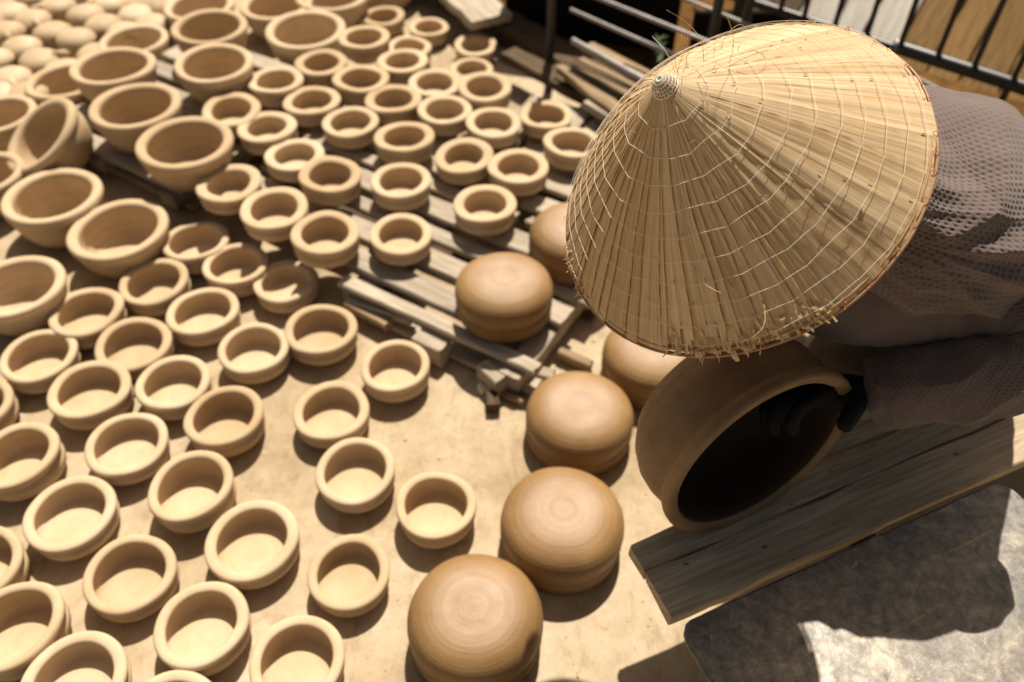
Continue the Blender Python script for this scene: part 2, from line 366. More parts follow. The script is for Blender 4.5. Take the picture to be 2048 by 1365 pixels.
# black boards added behind the frame for dark depth and cast shade
def upright(name, a, b, h, T, mat, label, cat, z0=0):
    d = Vector((b.x-a.x, b.y-a.y, 0)); L = d.length; ang = math.atan2(d.y, d.x)
    V, F, uv = board(L, h, T, 5, .002)
    o = mesh_obj(name, V, F, mat, None, True, uv); o.rotation_euler = (math.radians(90), 0, ang); o.location = ((a.x+b.x)/2, (a.y+b.y)/2, z0+h/2); edge(o)
    return tag(o, label, cat)
upright('shade_board', at(1010, 62), at(1345, 110), .50, .02, DARKP, 'black board standing on edge, added to darken the gap behind the metal rack', 'board')
upright('shade_sheet', at(1375, 118)+Vector((.0, .0, 0)), at(1560, 120), .16, .02, DARKP, 'low dark brown board added to deepen the shade behind the fence posts, above the hat', 'board')
# fence with thick rail and vertical bars
fn = empty('steel_fence', at(1800, 100, .3)*1, 'black steel fence with round rail and upright bars behind the crouching person', 'fence'); fn.location.z = 0
def ff(name, pa, pb, r, mat=BLACK): return bar(name, Vector(pa)-fn.location, Vector(pb)-fn.location, r, mat, fn, 14)
ra, rb_ = line((1505, 5), (1790, 97), .3, (.5, 0)); ff('rail', ra, rb_, .013)
rc, rd = line((1790, 93), (2048, 176), .3, (0, .8)); ff('rail', rc, rd, .0185)
V, F = tube([rc-(rd-rc).normalized()*.004, rc+(rd-rc).normalized()*.012], .0215, 14); mesh_obj('clamp', [Vector(v)-fn.location for v in V], F, GREYM, fn)
for (x, y) in ((1560, 25), (1607, 38), (1668, 58), (1732, 76), (1798, 97), (1872, 120), (1944, 143), (2022, 168), (2090, 190), (2165, 213)):
    b = at(x, y, .3); ff('upright_bar', (b.x, b.y, .3), (b.x, b.y, 1.15), .0075)
b = at(2020, 168, .3); ff('post', (b.x, b.y, 0), (b.x, b.y, .3), .009)
b = at(1480, 0, .3); ff('post', (b.x, b.y, 0), (b.x, b.y, 1.1), .014)
ff('lower_rail', *line((1985, 236), (2048, 268), .12, (1.2, .8)), .009)

# small weed
wd = empty('weed', at(1322, 150, 0), 'small green weed sprouting among the planks behind the hat tip', 'weed')
for k in range(12):
    b = at(1322+random.uniform(-9, 9), random.uniform(72, 128), .18)-wd.location; a = random.uniform(0, 6.28); l = random.uniform(.012, .02)
    u_ = Vector((math.cos(a), math.sin(a), .4))*l; v_ = Vector((-math.sin(a), math.cos(a), .2))*l*.35
    mesh_obj('leaf', [b-u_, b-v_, b+u_+Vector((0, 0, .002)), b+v_], [(0, 1, 2, 3)], LEAFG, wd)
stem = [at(1322, 150, 0)-wd.location, at(1322, 128, .18)-wd.location, at(1320, 80, .18)-wd.location]
V, F = tube(stem, .001, 5); mesh_obj('stem', V, F, LEAFG, wd)

# ------------------------------------------------------------------ pallets
D = Vector((-.855, .519, 0)); E_ = Vector((.519, .855, 0)); PZ = .082
C0 = Vector((.046, 1.115, 0))                        # near corner of the first pallet
DA = math.atan2(D.y, D.x)
def pallet(origin, slats, stringers, bottoms, label, seed):
    root = empty('wooden_pallet', origin, label, 'pallet', 'wooden pallets under the drying pots'); r = random.Random(seed)
    for k, (e0, w_, s0, s1) in enumerate(slats):
        put_board('slat', D*((s0+s1)/2)+E_*(e0+w_/2)+Vector((0, 0, PZ+r.uniform(-.003, .002))), DA+r.uniform(-.004, .004), s1-s0, w_, .017, WGREY, root, seed*30+k, .0028)
    for k, (s_, e0, e1) in enumerate(stringers):
        put_board('stringer', D*s_+E_*((e0+e1)/2)+Vector((0, 0, PZ-.021)), DA-math.pi/2, e1-e0, .05, .045, WGREY, root, seed*30+40+k, .004)
    for k, (e0, s0, s1) in enumerate(bottoms):
        put_board('bottom_board', D*((s0+s1)/2)+E_*e0+Vector((0, 0, .022)), DA, s1-s0, .07, .016, WDARK if k else WGREY, root, seed*30+60+k, .004)  # rear boards in dark wood put black shade into the slat gaps
    return root
pallet(C0, [(0, .034, .0, .52), (.058, .058, .09, .58), (.122, .03, .60, 1.0), (.150, .062, .02, 1.02), (.240, .045, .0, .99), (.312, .066, .03, 1.0), (.402, .04, .3, .97), (.415, .03, .0, .27), (.470, .06, .04, 1.0), (.560, .07, .0, .98)],
       [(.05, -.02, .63), (.49, .0, .63), (.93, .11, .63)], [(.03, .0, .47), (.30, .0, 1.0), (.58, .0, 1.0)], 'grey slatted pallet at centre with a domed pot near its corner', 1)
pallet(C0+D*1.08+E_*.05, [(.0, .06, .0, .60), (.085, .075, .02, .62), (.19, .05, .0, .60), (.27, .085, .01, .63), (.385, .06, .0, .61), (.475, .075, .02, .60), (.58, .06, 0, .6)],
       [(.05, -.01, .64), (.34, .0, .64), (.57, .02, .64)], [(.05, .0, .6), (.33, .0, .6), (.6, .0, .6)], 'grey slatted pallet at upper left, under the wide basins', 2)
# third pallet, slats turned the other way
r3 = empty('wooden_pallet', C0+E_*.68, 'slatted pallet farthest back beside the hat, its boards turned away from the camera', 'pallet', 'wooden pallets under the drying pots')
for k in range(9):
    p = D*(-.33+k*.105)+E_*(.155-.006*k)+Vector((0, 0, PZ))
    put_board('slat', p, math.atan2(E_.y, E_.x)+.06, .30+random.uniform(-.02, .02), .088, .017, WGREY, r3, 200+k, .004)
for e_ in (.04, .27): put_board('stringer', D*.1+E_*e_+Vector((0, 0, PZ-.021)), DA, .95, .05, .06, WGREY, r3, 220+int(e_*10), .004)
# bits of wood around the front corner
def chunk(px, py, z, L, W, T, ang, mat, label, seed, cat='wood scrap', tilt=0):
    o = put_board('wood_scrap' if 'wood' in cat else 'clay_lump', at(px, py, z), ang, L, W, T, mat, None, seed, .0022, tilt=tilt, round_=.003); return tag(o, label, cat)
chunk(760, 612, .055, .17, .03, .02, DA+.1, WGREY, 'split stick leaning beside the left end of the front slat', 301, tilt=.05)
chunk(735, 622, .045, .13, .025, .02, DA-.05, WTAN, 'short tan stick on the ground left of the pallet corner', 302)
chunk(862, 678, .058, .075, .045, .055, DA, WGREY, 'square wooden block in front of the long front slat', 303)
chunk(990, 737, .058, .062, .05, .055, DA-.3, WGREY, 'square wooden block at the near corner of the pallet', 304)
chunk(1025, 792, .02, .05, .012, .018, DA+.05, WTAN, 'thin wood splinter on the ground by the near pallet corner', 305)
chunk(985, 795, .03, .04, .028, .028, DA-.9, WDARK, 'small dark wooden block on the ground by the pallet corner', 306)
chunk(1150, 712, .03, .08, .022, .025, DA, WTAN, 'tan wood offcut behind the second domed pot', 307)
chunk(1085, 742, .03, .05, .03, .028, DA+.2, WGREY, 'pale wood offcut wedged behind the domed pot', 308)
def lump(px, py, r, label):
    V = []; F = []
    bm = bmesh.new(); bmesh.ops.create_icosphere(bm, subdivisions=3, radius=r)
    for v in bm.verts: v.co *= 1+.5*mn.noise(v.co*60)
    me = bpy.data.meshes.new('clay_lump'); bm.to_mesh(me); bm.free(); me.materials.append(WHITEC)
    o = bpy.data.objects.new('clay_lump', me); COL.objects.link(o); p = at(px, py, r*.7); o.location = p; tag(o, label, 'clay lump')
lump(965, 777, .013, 'small white lump of clay beside the pallet corner')

def crumbs():
    parts = []
    for k in range(800):
        px, py = random.uniform(-60, 1400), random.uniform(-40, 1420)
        if k % 3: px, py = 1000+random.gauss(0, 230), 880+random.gauss(0, 230)
        p = at(px, py, 0)
        if p.y < .3 or p.y > 3: continue
        r_ = random.uniform(.0006, .0018)*(2.0 if random.random() < .05 else 1); V = []
        for i in range(6):
            d_ = [(1, 0, 0), (-1, 0, 0), (0, 1, 0), (0, -1, 0), (0, 0, 1), (0, 0, -1)][i]; V.append((p.x+d_[0]*r_*random.uniform(.6, 1.4), p.y+d_[1]*r_*random.uniform(.6, 1.4), r_*.5+d_[2]*r_*random.uniform(.4, 1)))
        parts.append((V, [(0, 2, 4), (2, 1, 4), (1, 3, 4), (3, 0, 4), (2, 0, 5), (1, 2, 5), (3, 1, 5), (0, 3, 5)]))
    V, F = merge(parts); o = mesh_obj('clay_crumbs', V, F, CLAY); tag(o, 'dry clay crumbs scattered over the concrete between the bowls', 'clay crumbs', kind='stuff')
crumbs()

# ------------------------------------------------------------------ pots
def bowl_profile(R, H, ri, fz, base):
    return [(.001, 0.0), (base-.006, 0), (base, .002), (base+.006, .010), (R*.925, H*.28), (R*.955, H*.42), (R*.945, H*.56), (R*.882, H*.64), (R*.878, H*.70),
            (R*.94, H*.745), (R*.985, H*.80), (R, H*.87), (R*.995, H*.93), (R*.965, H*.985), (R*.92, H*1.0), (R*.86, H*1.0), (ri+.004, H*.985), (ri+.001, H*.955), (ri, H*.91), (ri+.001, H*.84),
            (ri+.004, H*.74), (ri+.006, H*.5), (ri+.003, fz+.008), (ri-.002, fz+.002), (ri-.008, fz), (.001, fz)]
small_meshes = []
for k in range(9):
    V, F = lathe(bowl_profile(.075, .060+rng.uniform(-.004, .004), .0565+rng.uniform(-.0015, .0015), .012+rng.uniform(-.002, .004), .053+rng.uniform(-.003, .002)), 64, .055, k)
    o = mesh_obj('clay_bowl', V, F, CLAY); small_meshes.append(o.data); bpy.data.objects.remove(o)
thick_meshes = []
for k in range(9):
    V, F = lathe(bowl_profile(.075, .060+rng.uniform(-.004, .004), .0505+rng.uniform(-.002, .002), .014+rng.uniform(-.002, .003), .051+rng.uniform(-.003, .002)), 64, .055, 10+k)
    o = mesh_obj('clay_bowl', V, F, CLAY); thick_meshes.append(o.data); bpy.data.objects.remove(o)
big_meshes = []
def basin_profile(R, H):
    return [(.001, 0), (R*.54, 0), (R*.59, .003), (R*.70, H*.12), (R*.82, H*.32), (R*.90, H*.52), (R*.93, H*.68), (R*.92, H*.75), (R*.95, H*.79), (R*.99, H*.84), (R*1.0, H*.90), (R*.99, H*.96), (R*.955, H*1.0), (R*.88, H*1.0), (R*.82, H*.985),
            (R*.785, H*.95), (R*.775, H*.88), (R*.79, H*.75), (R*.80, H*.5), (R*.73, H*.28), (R*.62, H*.17), (R*.50, H*.13), (.001, H*.12)]
for k in range(4):
    V, F = lathe(basin_profile(.12, .112), 72, .03, 20+k)
    o = mesh_obj('clay_basin', V, F, CLAY); big_meshes.append(o.data); bpy.data.objects.remove(o)
egg_meshes = []
for k in range(4):
    R = .062
    V, F = lathe([(.001, 0), (R*.86, 0), (R*.92, .002), (R*.93, .014), (R*.88, .020), (R*.90, .034), (R*.92, .046), (R*1.0, .054), (R*1.01, .060), (R*.96, .067), (R*.83, .075), (R*.62, .082), (R*.36, .086), (.001, .0875)], 48, .05, 40+k)
    if k % 2:
        V, F = merge([(V, F), tube([(R*.6, .008, .070), (R*.95, .014, .074), (R*1.22, .018, .072), (R*1.38, .02, .066)], .011, 10, taper=[1, 1, 1.05, .8])])
    o = mesh_obj('pot_lid', V, F, CLAY2); egg_meshes.append(o.data); bpy.data.objects.remove(o)

def place(name, me, px, py, width, zbase, H, R0_, label, cat, group, tilt=None, k=0, keep=None):
    c = at(px, py, zbase+H); r = width/2*depth(c)/FPX
    s = r/R0_; s = max(.88, min(1.12, s)) if keep is None else keep
    o = bpy.data.objects.new(name, me); COL.objects.link(o)
    c = at(px, py, zbase+H*s)
    o.location = (c.x, c.y, zbase); o.scale = (s, s, s)
    rr = random.Random(int(px*13+py*7)); tt = tilt or (rr.uniform(-.03, .03), rr.uniform(-.03, .03), rr.uniform(0, 6.28))
    o.rotation_euler = tt; o.scale = (s*rr.uniform(.98, 1.02), s*rr.uniform(.98, 1.02), s*rr.uniform(.92, 1.07))
    return tag(o, label, cat, group)
ORD = ['first', 'second', 'third', 'fourth', 'fifth', 'sixth', 'seventh', 'eighth']
G_ROWS = [
 ('row beside the pallet edge', [(391, 482, 131), (470, 529, 130), (570, 559, 130), (640, 656, 142), (791, 731, 140)]),
 ('second diagonal row from the pallet', [(307, 561, 134), (404, 619, 142), (504, 692, 143), (661, 815, 153), (711, 938, 158), (871, 1008, 161)]),
 ('third diagonal row from the pallet', [(171, 622, 145), (263, 682, 147), (344, 763, 149), (447, 830, 156), (695, 1138, 167)]),
 ('fourth diagonal row from the pallet', [(73, 708, 148), (173, 774, 160), (250, 882, 160), (383, 974, 168), (501, 1073, 182), (593, 1320, 190)]),
 ('fifth diagonal row from the pallet', [(-56, 812, 155), (35, 912, 165), (135, 1020, 180), (254, 1143, 178), (402, 1247, 189)]),
 ('bottom left corner row', [(-50, 1130, 178), (30, 1252, 190), (145, 1355, 204), (338, 1440, 205)]),
]
n = 0
for row, L in G_ROWS:
    for i, (x, y, w_) in enumerate(L):
        place('clay_bowl', small_meshes[(n*4) % 9], x, y, w_, 0, .06, .075, 'small bowl on concrete, %s from upper left in the %s' % (ORD[i], row), 'clay bowl', 'small open clay bowls set out on the concrete'); n += 1
P_ROWS = [
 ('front row of bowls on the pallets', [(456, 364, 126), (548, 412, 135), (649, 466, 138), (800, 463, 130)]),
 ('second row of bowls on the pallets', [(462, 217, 118), (533, 250, 120), (588, 303, 122), (660, 351, 124), (800, 360, 124), (970, 406, 128)]),
 ('third row of bowls on the pallets', [(550, 163, 111), (623, 197, 114), (702, 239, 115), (809, 276, 118), (928, 306, 121), (1038, 330, 123)]),
 ('fourth row of bowls on the pallets', [(643, 126, 107), (721, 156, 112), (786, 196, 113), (889, 218, 113), (986, 241, 110), (1144, 284, 118)]),
 ('fifth row of bowls on the pallets', [(728, 76, 101), (804, 121, 101), (867, 160, 106), (968, 176, 111), (1094, 227, 106)]),
]
for row, L in P_ROWS:
    for i, (x, y, w_) in enumerate(L):
        place('clay_bowl', thick_meshes[(n*4) % 9], x, y, w_, PZ+.001, .06, .075, 'small bowl, %s from the left in the %s' % (ORD[i], row), 'clay bowl', 'small clay bowls drying on the pallets'); n += 1
for x, y, w_, lab in ((766, 31, 86, 'small clay bowl at the top edge, farthest left of those behind the pallets'), (818, 95, 90, 'small clay bowl half hidden behind the fifth-row bowl at top centre'),
                  (857, 54, 80, 'small clay bowl standing alone on sunlit concrete at top centre'), (944, 133, 88, 'small clay bowl half in shade next to the timber kerb, nearer of two'),
                  (951, 86, 85, 'small clay bowl in shade against the timber kerb, farther of two')):
    place('clay_bowl', thick_meshes[(n*4) % 9], x, y, w_, 0, .06, .075, lab, 'clay bowl', 'small clay bowls behind the pallets'); n += 1
BAS = [(236, 452, 196, 0, 'wide clay basin on the concrete, right one of two in front of the pallet'), (103, 394, 193, 0, 'wide clay basin with a rim that dips to the left, below the tilted basin'),
       (25, 571, 195, 0, 'wide clay basin cut by the left edge halfway down the photo'), (365, 278, 190, 1, 'wide clay basin on the pallet, nearest to the camera, touching the small bowls'),
       (268, 210, 178, 1, 'wide clay basin on the pallet, second nearest in the column behind the nearest one'), (223, 132, 166, 1, 'wide clay basin on the pallet, third nearest in its column'),
       (128, 158, 155, 0, 'wide clay basin half hidden behind another, next to the upturned lids'), (427, 127, 155, 1, 'wide clay basin on the pallet, third from the top in its column'),
       (418, 53, 150, 1, 'wide clay basin on the pallet, second from the top in its column'), (268, 78, 135, 0, 'wide clay basin half hidden at the end of the rows of upturned lids'),
       (400, 13, 137, 0, 'wide clay basin cut by the top edge, left of three'), (611, 57, 159, 0, 'wide clay basin on the pallet at top, nearest to the small bowls'),
       (553, 2, 145, 0, 'wide clay basin cut by the top edge, middle of three'), (662, -12, 145, 0, 'wide clay basin cut by the top edge, right of three'),
       (775, -45, 120, 0, 'clay basin whose underside just shows at the top edge of the photo'),
       (-6, 228, 132, 0, 'clay basin cut by the left edge beside the tilted basin'), (-38, 352, 150, 0, 'clay basin cut by the left edge in front of the tilted basin')]
for i, (x, y, w_, onp, lab) in enumerate(BAS):
    place('clay_basin', big_meshes[i % 4], x, y, w_, (PZ+.001)*onp, .112, .12, lab, 'clay basin', 'wide clay basins')
# the basin that leans on its neighbour
o = bpy.data.objects.new('clay_basin', big_meshes[1]); COL.objects.link(o); cc = at(76, 268, .15)
o.rotation_euler = (0, 0, 0); nrm = Vector((-.42, -.28, .86)).normalized()
o.rotation_mode = 'QUATERNION'; o.rotation_quaternion = nrm.to_track_quat('Z', 'Y'); o.location = cc - nrm*.112
tag(o, 'wide clay basin tilted on its side, leaning among the basins at left', 'clay basin', 'wide clay basins')
egs = [(59, 20), (98, 42), (166, 12), (201, 29), (145, 59), (244, 47), (37, 73), (72, 98), (121, 118), (186, 86), (300, 27), (266, 8), (8, 47), (14, 6), (14, 137), (45, 168), (108, -8), (215, -10), (-20, 98), (-10, 170), (330, -6), (-35, 25), (60, -28), (160, -30)]
elab = ['rounded upturned pot, %s from the left in the %s line at top left']
rows = {}
for (x, y) in egs: rows.setdefault(round((y-.50*x+40)/55), []).append((x, y))
rn = sorted(rows); rname = ['top', 'second', 'third', 'fourth', 'fifth', 'sixth', 'seventh', 'eighth']
for ri, r_ in enumerate(rn):
    for i, (x, y) in enumerate(sorted(rows[r_])):
        place('upturned_pot', egg_meshes[(i*3+ri*2) % 4], x, y+6, 74, 0, .085, .062, elab[0] % (ORD[i], rname[ri] if ri < 8 else 'last'), 'clay pot', 'rounded upturned pots in the top left corner', keep=1.0 if True else None)

# domed, leather-hard pots upside down
def dome_profile(R, H):
    return [(.001, 0), (R*.93, 0), (R*.97, .003), (R*.975, H*.07), (R*.95, H*.12), (R*.955, H*.17), (R*.99, H*.21), (R*.995, H*.27), (R*.955, H*.315), (R*.95, H*.35), (R*.985, H*.42), (R*1.0, H*.52), (R*.99, H*.64), (R*.95, H*.755),
            (R*.865, H*.855), (R*.74, H*.925), (R*.58, H*.965), (R*.44, H*.98), (R*.36, H*.985), (R*.2, H*.995), (R*.10, H*.99), (.001, H*1.0)]
for i, (x, y, R, H, z, lab) in enumerate([(948, 1215, .111, .120, 0, 'nearest domed brown pot, upside down and cut by the bottom edge'), (1126, 1023, .111, .110, 0, 'second nearest domed brown pot, upside down on the concrete'),
        (1161, 810, .108, .105, 0, 'third domed brown pot with a soft streak, upside down beside the pallet corner'), (1008, 556, .107, .100, PZ, 'domed brown pot sitting upside down on the near pallet slats'),
        (1152, 450, .107, .100, PZ, 'domed brown pot on the pallet, its right side behind the hat'), (1312, 690, .109, .105, 0, 'domed brown pot on the ground, mostly hidden under the hat brim')]):
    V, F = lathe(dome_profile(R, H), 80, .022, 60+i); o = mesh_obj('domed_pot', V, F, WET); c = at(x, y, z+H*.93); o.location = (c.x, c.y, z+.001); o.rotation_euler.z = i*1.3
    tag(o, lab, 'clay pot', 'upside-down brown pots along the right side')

# ------------------------------------------------------------------ bench and board
BK = (1.354-.33)/(1.354-.25)          # bench top 33 cm above the ground
BO = Vector((.229, .512, 0))*BK; BU = Vector((.912, .41, 0)); BV = Vector((.41, -.912, 0)); BA = math.atan2(BU.y, BU.x); BZ = .33
bn = empty('wooden_bench', (BO.x, BO.y, 0), 'low grey plank bench the person works at, lower right', 'bench')
def bput(name, u0, u1, v0, v1, zt, T, mat, seed, rough=.003, rnd=.004, da=0):
    return put_board(name, BU*((u0+u1)/2*BK)+BV*((v0+v1)/2*BK)+Vector((0, 0, zt)), BA+da, (u1-u0)*BK, abs(v1-v0)*BK, T, mat, bn, seed, rough, round_=rnd)
bput('plank', 0, 1.5, -.0775, 0, BZ, .022, WBENCH, 401, rnd=.0025); bput('plank', .001, 1.5, -.132, -.0838, BZ-.0005, .022, WBENCH, 402, rnd=.0025, da=.0095)
bput('plank', .10, 1.5, -.25, -.142, BZ-.001, .022, WBENCH, 403, da=.0095)
for u_ in (.32, 1.1): put_board('crossbeam', BU*u_+BV*.10+Vector((0, 0, BZ-.024)), BA+math.pi/2, .66, .05, .05, WDARK, bn, 410+int(u_*10))
for u_ in (.32, 1.1):
    for v_ in (-.2, .36):
        bb = BU*u_+BV*v_; V, F = tube([bb+Vector((0, 0, 0)), bb+Vector((0, 0, BZ-.075))], .022, 8); ob = mesh_obj('leg', V, F, WDARK, bn); edge(ob)
def rounded_slab():
    W, Hh, T, c = .605*BK, .42, .013, .026; pts = []
    for (cx, cy, a0_) in ((W-c, Hh-c, 0), (c, Hh-c, 90), (c, c, 180), (W-c, c, 270)):
        for k in range(7):
            a = math.radians(a0_+k*15); jx = .0015*mn.noise(Vector((cx*30+k, cy*30, 1))); pts.append((cx+c*math.cos(a)+jx, cy+c*math.sin(a)+jx))
    dens = []
    for i in range(len(pts)):
        a = np.array(pts[i]); b = np.array(pts[(i+1) % len(pts)]); m = max(1, int(np.linalg.norm(b-a)/.01))
        for k in range(m):
            p = a+(b-a)*k/m; nz = .0022*mn.noise(Vector((p[0]*45, p[1]*45, 0)))+.0012*mn.noise(Vector((p[0]*160, p[1]*160, 2))); ctr = np.array((W/2, Hh/2)); dd = (p-ctr)/np.linalg.norm(p-ctr); dens.append(p+dd*nz)
    n_ = len(dens); V = []; ctr = np.array((W/2, Hh/2))
    for ins, z in ((0.004, 0), (0, -.003), (0, -T+.003), (.004, -T)):
        for p in dens: d_ = (ctr-p)/np.linalg.norm(ctr-p); V.append((*(p+d_*ins), z))
    F = [f for f in grid_faces(n_, 4, True)]; F = [f[::-1] for f in F]
    F += [tuple(range(n_)), tuple(3*n_+i for i in range(n_))[::-1]]
    return V, F
V, F = rounded_slab(); V = [(x, -y, z) for x, y, z in V]; F = [f[::-1] for f in F]
sb = mesh_obj('slate_board', V, F, SLAB); edge(sb, 30); p = BO+BV*.0125+BU*-.002; sb.location = (p.x, p.y, BZ+.006+.002); sb.rotation_euler.z = BA
tag(sb, 'scratched dark slate-like board lying on the bench in the lower right corner', 'board')

# the big pot in the hands: frame (centre of rim, axis out of the mouth)
PC = CAM+(Vector((.354, .676, .402))-CAM)*BK; PN = Vector((.441, -.897, .034)).normalized(); PR = .158*BK
def bigpot():
    R, H = PR, .15*BK
    prof = [(.001, 0), (R*.50, 0), (R*.60, .003), (R*.78, H*.12), (R*.90, H*.28), (R*.965, H*.45), (R*.975, H*.60), (R*.955, H*.74), (R*.94, H*.80), (R*.945, H*.84), (R*.985, H*.87), (R*1.0, H*.91), (R*1.0, H*.96), (R*.985, H*.995), (R*.95, H*1.0), (R*.90, H*.99), (R*.872, H*.965),
            (R*.862, H*.9), (R*.87, H*.8), (R*.90, H*.6), (R*.88, H*.42), (R*.8, H*.25), (R*.66, H*.14), (R*.45, H*.10), (.001, H*.10)]
    V, F = lathe(prof, 110, .012, 91)
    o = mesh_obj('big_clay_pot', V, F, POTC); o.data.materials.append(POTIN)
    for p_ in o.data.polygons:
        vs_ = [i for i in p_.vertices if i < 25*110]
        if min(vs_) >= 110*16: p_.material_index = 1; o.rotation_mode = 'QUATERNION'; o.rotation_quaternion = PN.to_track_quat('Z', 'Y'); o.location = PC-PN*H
    tag(o, 'large brown clay pot held on its edge over the bench, dark mouth facing the camera', 'clay pot')
bigpot()

# ------------------------------------------------------------------ hat
HC = Vector((.249, .790, .791)); HN = Vector((-.551, -.249, .796)).normalized(); HR, HH = .215, .189
hat = empty('conical_hat', HC, 'large straw conical hat with stitched palm leaves and frayed brim, worn by the crouching person', 'hat')
hat.rotation_mode = 'QUATERNION'; hat.rotation_quaternion = HN.to_track_quat('Z', 'Y')
hq = hat.rotation_quaternion.copy(); hqi = hq.inverted()
camdir = hqi @ (CAM-HC)                                   # only to know which side of the brim is the near one
PH = math.atan2(camdir.y, camdir.x)
def ang_of(px, py):                                        # brim angle seen at an image place
    best = None
    for k in range(720):
        a = k*math.pi/360; p = HC+hq @ Vector((HR*math.cos(a), HR*math.sin(a), 0)); q_ = p-CAM; z_ = q_.dot(Fv)
        x_, y_ = 1024+FPX*q_.dot(Rv)/z_, 682.5-FPX*q_.dot(Uv)/z_; d_ = (x_-px)**2+(y_-py)**2
        if best is None or d_ < best[0]: best = (d_, a)
    return best[1]
FR = [(ang_of(1345, 705), .0), (ang_of(1600, 655), 0)]
fr_a, fr_b = ang_of(1335, 705), ang_of(1660, 625); fl_a, fl_b = ang_of(1137, 470), ang_of(1175, 600)
def in_arc(a, s, e):
    a = (a-s) % (2*math.pi); return a < (e-s) % (2*math.pi)
if (fr_b-fr_a) % (2*math.pi) > math.pi: fr_a, fr_b = fr_b, fr_a
if (fl_b-fl_a) % (2*math.pi) > math.pi: fl_a, fl_b = fl_b, fl_a
NS = 66
edges_ = [0]
for k in range(NS): edges_.append(edges_[-1]+random.uniform(.45, 1.6))
edges_ = [e*2*math.pi/edges_[-1] for e in edges_]
RINGS = [.15, .25, .345, .44, .53, .62, .705, .79, .87, .945]
def cone(a, s, h=0):
    """a angle, s slant 0..1 from the tip, h height off the surface"""
    sl = math.hypot(HR, HH); nr, nz = HH/sl, HR/sl; belly = .006*math.sin(math.pi*min(1, s))
    r = s*HR+nr*(h+belly); z = HH*(1-s)+nz*(h+belly); return (r*math.cos(a), r*math.sin(a), z)
def wig(a, s): return .045*mn.noise(Vector((math.cos(a)*3, math.sin(a)*3, s*1.7)))*(1.2-s)+.012*mn.noise(Vector((math.cos(a)*14, math.sin(a)*14, s*5)))
for k in range(NS):
    a0_, a1_ = edges_[k], edges_[k+1]; w_ = a1_-a0_; mid = (a0_+a1_)/2
    nu, nv = 9, 64; V = []; UV = []; rk = random.Random(k)
    lift_amp = rk.uniform(.2, 1.3); ph = rk.uniform(0, 1); pk = rk.random()*10
    smax = 1.0+rk.uniform(-.006, .004)
    for j in range(nv+1):
        s = .035+(smax-.035)*(j/nv)
        for i in range(nu+1):
            u = i/nu; uu = u*1.32
            a = a0_+w_*uu+wig(mid, s)+.0 
            # shingle: rises over the neighbour, wrinkled, edges lifting between the stitches
            ring = 0
            for q_ in range(len(RINGS)-1):
                if RINGS[q_] <= s <= RINGS[q_+1]: ring = math.sin(math.pi*(s-RINGS[q_])/(RINGS[q_+1]-RINGS[q_]))
            sc = min(1, s*2.2)
            h = .0004+.0014*u*sc
            h += sc*.0009*mn.noise(Vector((u*1.8+k*5.1, s*2.2, k*.7)))+sc*.0004*mn.noise(Vector((u*7+k*3, s*6, k)))
            h += sc*lift_amp*.0015*(u**4)*ring*(.5+.8*abs(mn.noise(Vector((s*4, k*2.3, .5)))))
            h += .0006*sc*math.exp(-((u-.5-.25*mn.noise(Vector((s*1.5, k, 4))))/.10)**2)
            if s > .93 and in_arc(mid, fr_a, fr_b): h += (s-.93)*.05*mn.noise(Vector((u*4+k, s*30, 2)))
            V.append(cone(a, s, h)); UV.append((k*.37+u*w_*HR*1.0*3.2, s*.285*1.0+k*.113))
    F = grid_faces(nu+1, nv+1)
    if in_arc(mid, fr_a, fr_b) or in_arc(mid, fl_a, fl_b):   # torn ends: teeth of leaf missing at the brim
        cut = {}
        kf = [.90, .99] if in_arc(mid, fr_a, fr_b) else [.96, 1.0]
        for i in range(nu): cut[i] = rk.uniform(*kf) if rk.random() < .75 else 1.01
        F2 = []
        for f in F:
            j, i = divmod(f[0], nu+1); s = .035+(smax-.035)*((j+1)/nv)
            if s <= cut[i]: F2.append(f)
        F = F2
    mesh_obj('leaf', V, F, LEAF, hat, True, UV)
# lining so that the underside is closed
V = []; F = []; UV = []
for j in range(13):
    for i in range(96):
        a = 2*math.pi*i/96; s = .04+.955*j/12; V.append(cone(a, s, -.0022)); UV.append((i*.05, s*.3))
mesh_obj('lining', V, grid_faces(96, 13, True), LEAF, hat, True, UV)
# stitched threads: straight between the stitches
for q_, s in enumerate(RINGS):
    ns = max(10, int(8+s*24)); off = random.random(); P = []
    for k in range(ns):
        a = 2*math.pi*(k+off+random.uniform(-.25, .25))/ns; a2 = 2*math.pi*(k+1+off)/ns
        P.append(cone(a, s+random.uniform(-.003, .003), (.0060*min(1, s*2.2)+.0006)))
    PP = []
    for k in range(ns):
        A = np.array(P[k]); B_ = np.array(P[(k+1) % ns])
        for m_ in range(3):
            t = m_/3; p = A*(1-t)+B_*t; r_ = math.hypot(p[0], p[1]); s_ = (r_)/HR; c_ = np.array(cone(math.atan2(p[1], p[0]), s_-.006*math.sin(math.pi*min(1, s_))/HR*.66, (.0058*min(1, s*2.2)+.0008))); PP.append(p*.35+c_*.65 if s > .3 else c_)
    V, F = tube(PP, .00029, 5, True); mesh_obj('stitch_thread', V, F, THREAD, hat)
    for k in range(ns):
        if random.random() < .35:
            a = math.atan2(P[k][1], P[k][0]); V, F = tube([cone(a, s-.006, .003), cone(a+.004, s+.008, .0033)], .0004, 4); 
            mesh_obj('stitch', V, F, BAMBOO, hat)
